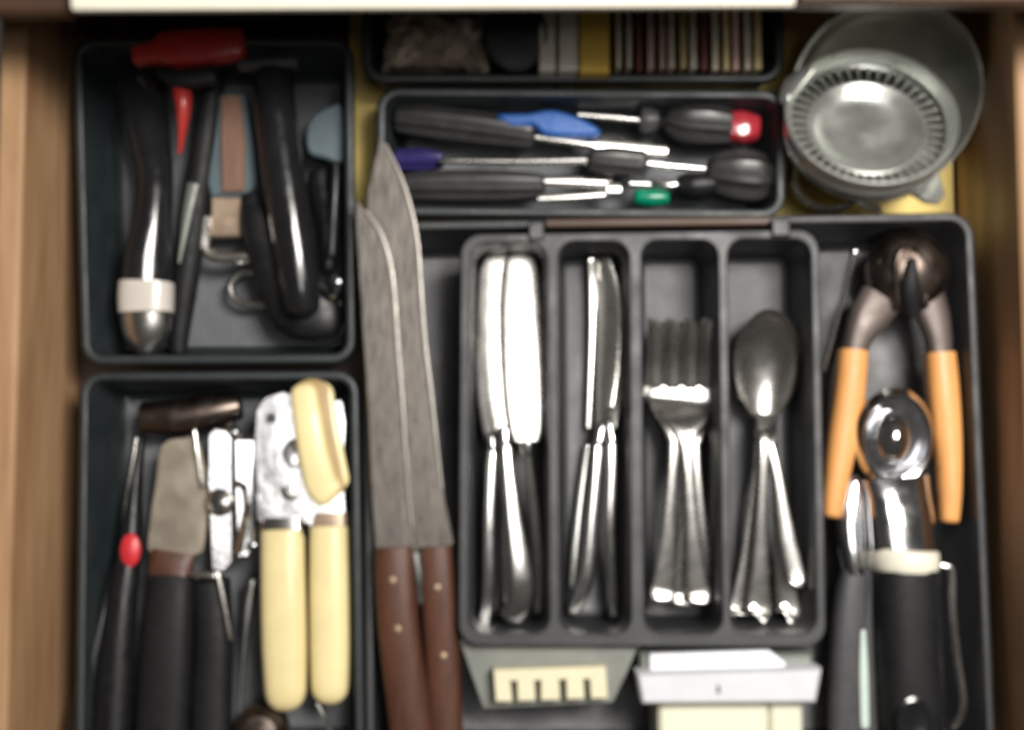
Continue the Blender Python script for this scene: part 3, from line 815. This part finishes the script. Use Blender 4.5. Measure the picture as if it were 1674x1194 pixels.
solo('slender_utensil', 'plain black utensil handle along the right wall of the upper left tray', 'utensil',
     sweep([(550, 268, .034, 8, .004), (549, 300, .034, 11, .005), (546, 350, .033, 12, .005), (542, 420, .031, 12, .005)], r0=.6, r1=.6), 'black')

# ---- lower left tray
thing('tin_opener', 'steel can opener with two long ivory handles and ivory turning key', 'can opener', [
    ('plate', plate([(x, y, .0465 - (x - 416) * .000040) for x, y in [(418, 672), (432, 650), (462, 640), (500, 650), (560, 655), (566, 690), (562, 780), (566, 850), (508, 862), (492, 852), (426, 856), (420, 790), (416, 720)]], .042, .0025, bev=.0008), 'dented',
     [('rivet', revolve([(0, 0), (.0030, 0), (.0030, .0008), (.0, .0009)], M(443, 684, .0455), segs=16), 'dkgrey'),
      ('cutter_wheel', revolve([(0, 0), (.0075, 0), (.0080, .0012), (.0065, .0022), (.0030, .0026), (.0, .0032)], M(478, 800, .0415), segs=28, axis=(.2, .1, 1)), 'satin'),
      ('feed_gear', revolve([(0, 0), (.0085, 0), (.0085, .0030), (.0060, .0036), (.0, .0040)], M(486, 742, .0425), segs=20, axis=(.2, .1, 1)), 'dented'),
      ('fold', sweep([(424, 664, .043, 4, .002), (421, 740, .044, 4, .002), (424, 850, .043, 4, .002)], n=4), 'chrome')]),
    ('turning_key', sweep([(497, 644, .058, 22, .0050), (504, 690, .060, 24, .0055), (512, 740, .060, 25, .0055), (524, 790, .058, 27, .0052), (536, 806, .057, 26, .005)], n=5, segs=24, r0=.8, r1=.6, ex=2.8), 'ivory',
     [('backing', sweep([(512, 646, .052, 34, .0030), (518, 690, .053, 34, .003), (526, 740, .053, 36, .003), (540, 790, .052, 32, .003)], n=5, segs=24, r0=.7, r1=.6, ex=2.8), 'ivory'),
      ('groove', sweep([(508, 640, .0555, 29, .0014), (514, 690, .057, 29, .0014), (521, 740, .057, 31, .0014), (534, 800, .055, 30, .0014)], n=5, segs=24, r0=.7, r1=.6, ex=2.8), 'ivoryline')]),
    ('bracket', sweep([(462, 846, .042, 34, .005), (462, 876, .042, 36, .006)], n=1, ex=4), 'steel'),
    ('bracket', sweep([(538, 838, .038, 30, .005), (538, 872, .038, 31, .006)], n=1, ex=4), 'tan'),
    ('handle', sweep([(462, 868, .042, 35, .0085), (463, 960, .043, 36, .0095), (465, 1060, .043, 36, .0095), (467, 1132, .043, 33, .0095)], n=4, segs=28, r1=.95, r0=.1, ex=2.6), 'ivory'),
    ('handle', sweep([(538, 862, .038, 31, .0085), (539, 960, .039, 32, .0095), (540, 1060, .039, 32, .0095), (540, 1124, .039, 30, .0095)], n=4, segs=28, r1=.95, r0=.1, ex=2.6), 'ivory')])
solo('metal_tube', 'dark shiny metal tube lying across the top of the lower left tray', 'tube',
     join(sweep([(236, 684, .028, 28, .010), (290, 682, .029, 30, .011), (350, 672, .029, 28, .010), (392, 664, .028, 22, .008)], n=4, segs=24, r0=.2, r1=.2)), 'bronze')
thing('spatula', 'steel spatula with reddish collar and black handle', 'spatula', [
    ('blade', plate([(264, 728, .0375), (300, 716, .0362), (326, 720, .0353), (338, 800, .0348), (336, 880, .0350), (322, 908, .0355), (248, 908, .0384), (244, 860, .0385), (254, 790, .0380)], .036, .0016, smooth=3, bev=.0005), 'warm'),
    ('collar', sweep([(284, 902, .036, 37, .004), (280, 925, .036, 35, .006), (280, 946, .036, 36, .008)], n=3, ex=3), 'brownwood'),
    ('handle', sweep([(282, 942, .036, 36, .009), (276, 1020, .037, 40, .010), (270, 1120, .037, 42, .010), (264, 1230, .036, 42, .010)], n=4, segs=24, ex=2.6, r0=.1), 'rubber')])
solo('steel_rod', 'thin bright steel rod slanting beside the spatula blade', 'rod',
     sweep([(318, 704, .040, 3.5, .0012), (324, 750, .040, 4, .0012), (331, 796, .039, 4, .0012)], n=3, r0=1, r1=1), 'steel')
thing('hinged_opener', 'steel hinged lid opener with a round pivot beside the ivory can opener', 'lid opener', [
    ('arm', plate([(x, y, .0410 - (x - 340) * .00005) for x, y in [(340, 712), (350, 700), (372, 704), (380, 716), (380, 920), (366, 936), (346, 932), (340, 800)]], .040, .003, bev=.001), 'dented'),
    ('side_arm', plate([(x, y, .0380 - (x - 384) * .00006) for x, y in [(384, 716), (416, 712), (420, 786), (418, 800), (418, 890), (404, 912), (388, 908), (384, 800)]], .036, .003, bev=.001), 'dented'),
    ('pivot', revolve([(0, 0), (.0078, 0), (.0080, .0012), (.0062, .0022), (.0050, .0014), (.0030, .0018), (.0, .0024)], M(360, 822, .040), segs=28), 'steel'),
    ('lug', sweep([(390, 716, .040, 5, .002), (416, 716, .040, 5, .002)], n=1, r0=1, r1=1), 'chrome'),
    ('lug', sweep([(376, 700, .042, 8, .003), (386, 708, .042, 6, .003)], n=1, r0=1, r1=1), 'chrome'),
    ('screw', revolve([(0, 0), (.0030, 0), (.0028, .0014), (0, .0020)], M(388, 908, .038), segs=14), 'chrome'),
    ('screw', revolve([(0, 0), (.0026, 0), (.0024, .0014), (0, .0020)], M(412, 892, .038), segs=14), 'chrome'),
    ('spring', tube([(388, 790, .042), (400, 800, .043), (404, 830, .043), (396, 870, .042), (390, 905, .040)], .0022), 'chrome')])
thing('red_dot_utensil', 'long black utensil whose handle carries a red oval button', 'utensil', [
    ('handle', sweep([(232, 716, .022, 5, .003), (222, 800, .026, 11, .005), (212, 900, .030, 20, .007), (196, 1020, .034, 26, .008), (180, 1230, .036, 34, .009)], n=5, segs=20, r0=.8), 'black'),
    ('button', revolve([(0, 0), (.0058, 0), (.0056, .0018), (.0036, .0032), (0, .0038)], M(214, 900, .0360), segs=24, sy=1.65), 'redbright')])
thing('ladle', 'black handled ladle against the left wall of the lower left tray', 'ladle', [
    ('handle', sweep([(190, 930, .026, 8, .004), (170, 1010, .030, 13, .006), (146, 1110, .034, 18, .007), (122, 1230, .038, 22, .008)], n=4, r0=.8), 'black'),
    ('shaft', sweep([(224, 716, .018, 3, .0015), (206, 830, .022, 3.5, .0015), (190, 940, .026, 4, .0018)], n=3), 'satin')])
solo('black_grip', 'black rubber handle between the spatula handle and ivory handles', 'utensil',
     sweep([(346, 950, .030, 30, .008), (350, 1040, .031, 30, .009), (346, 1140, .031, 32, .009), (344, 1230, .031, 32, .009)], n=4, ex=2.6, r0=.2), 'rubber')
thing('whisk_rod', 'pale thin wire rod lying on the black handles', 'rod', [
    ('rod', sweep([(356, 938, .043, 3.5, .0012), (366, 985, .0425, 4, .0014), (377, 1046, .041, 3.5, .0012)], n=3, r0=1, r1=1), 'satin'),
    ('crossbar', sweep([(314, 940, .046, 5, .0014), (350, 942, .046, 6, .0016)], n=2, r0=1, r1=1), 'satin')])
solo('thin_utensil', 'thin grey brown utensil left of the ivory handles, slanting down', 'utensil',
     sweep([(412, 950, .030, 10, .003), (404, 1010, .030, 8, .003), (396, 1100, .029, 5, .002), (390, 1200, .028, 4, .002)], n=4, r0=.6), 'dullmetal')
solo('metal_ball', 'shiny brown round metal ball at the bottom edge of the lower left tray', 'ball',
     revolve([(0, -.012), (.010, -.010), (.0155, -.003), (.0150, .004), (.010, .0095), (0, .0115)], M(428, 1196, .034), segs=32), 'bronze')
solo('bent_wire', 'thin bent wire coming out below the right ivory handle', 'wire',
     tube([(518, 1150, .026), (530, 1172, .026), (544, 1205, .024)], .0012), 'satin')
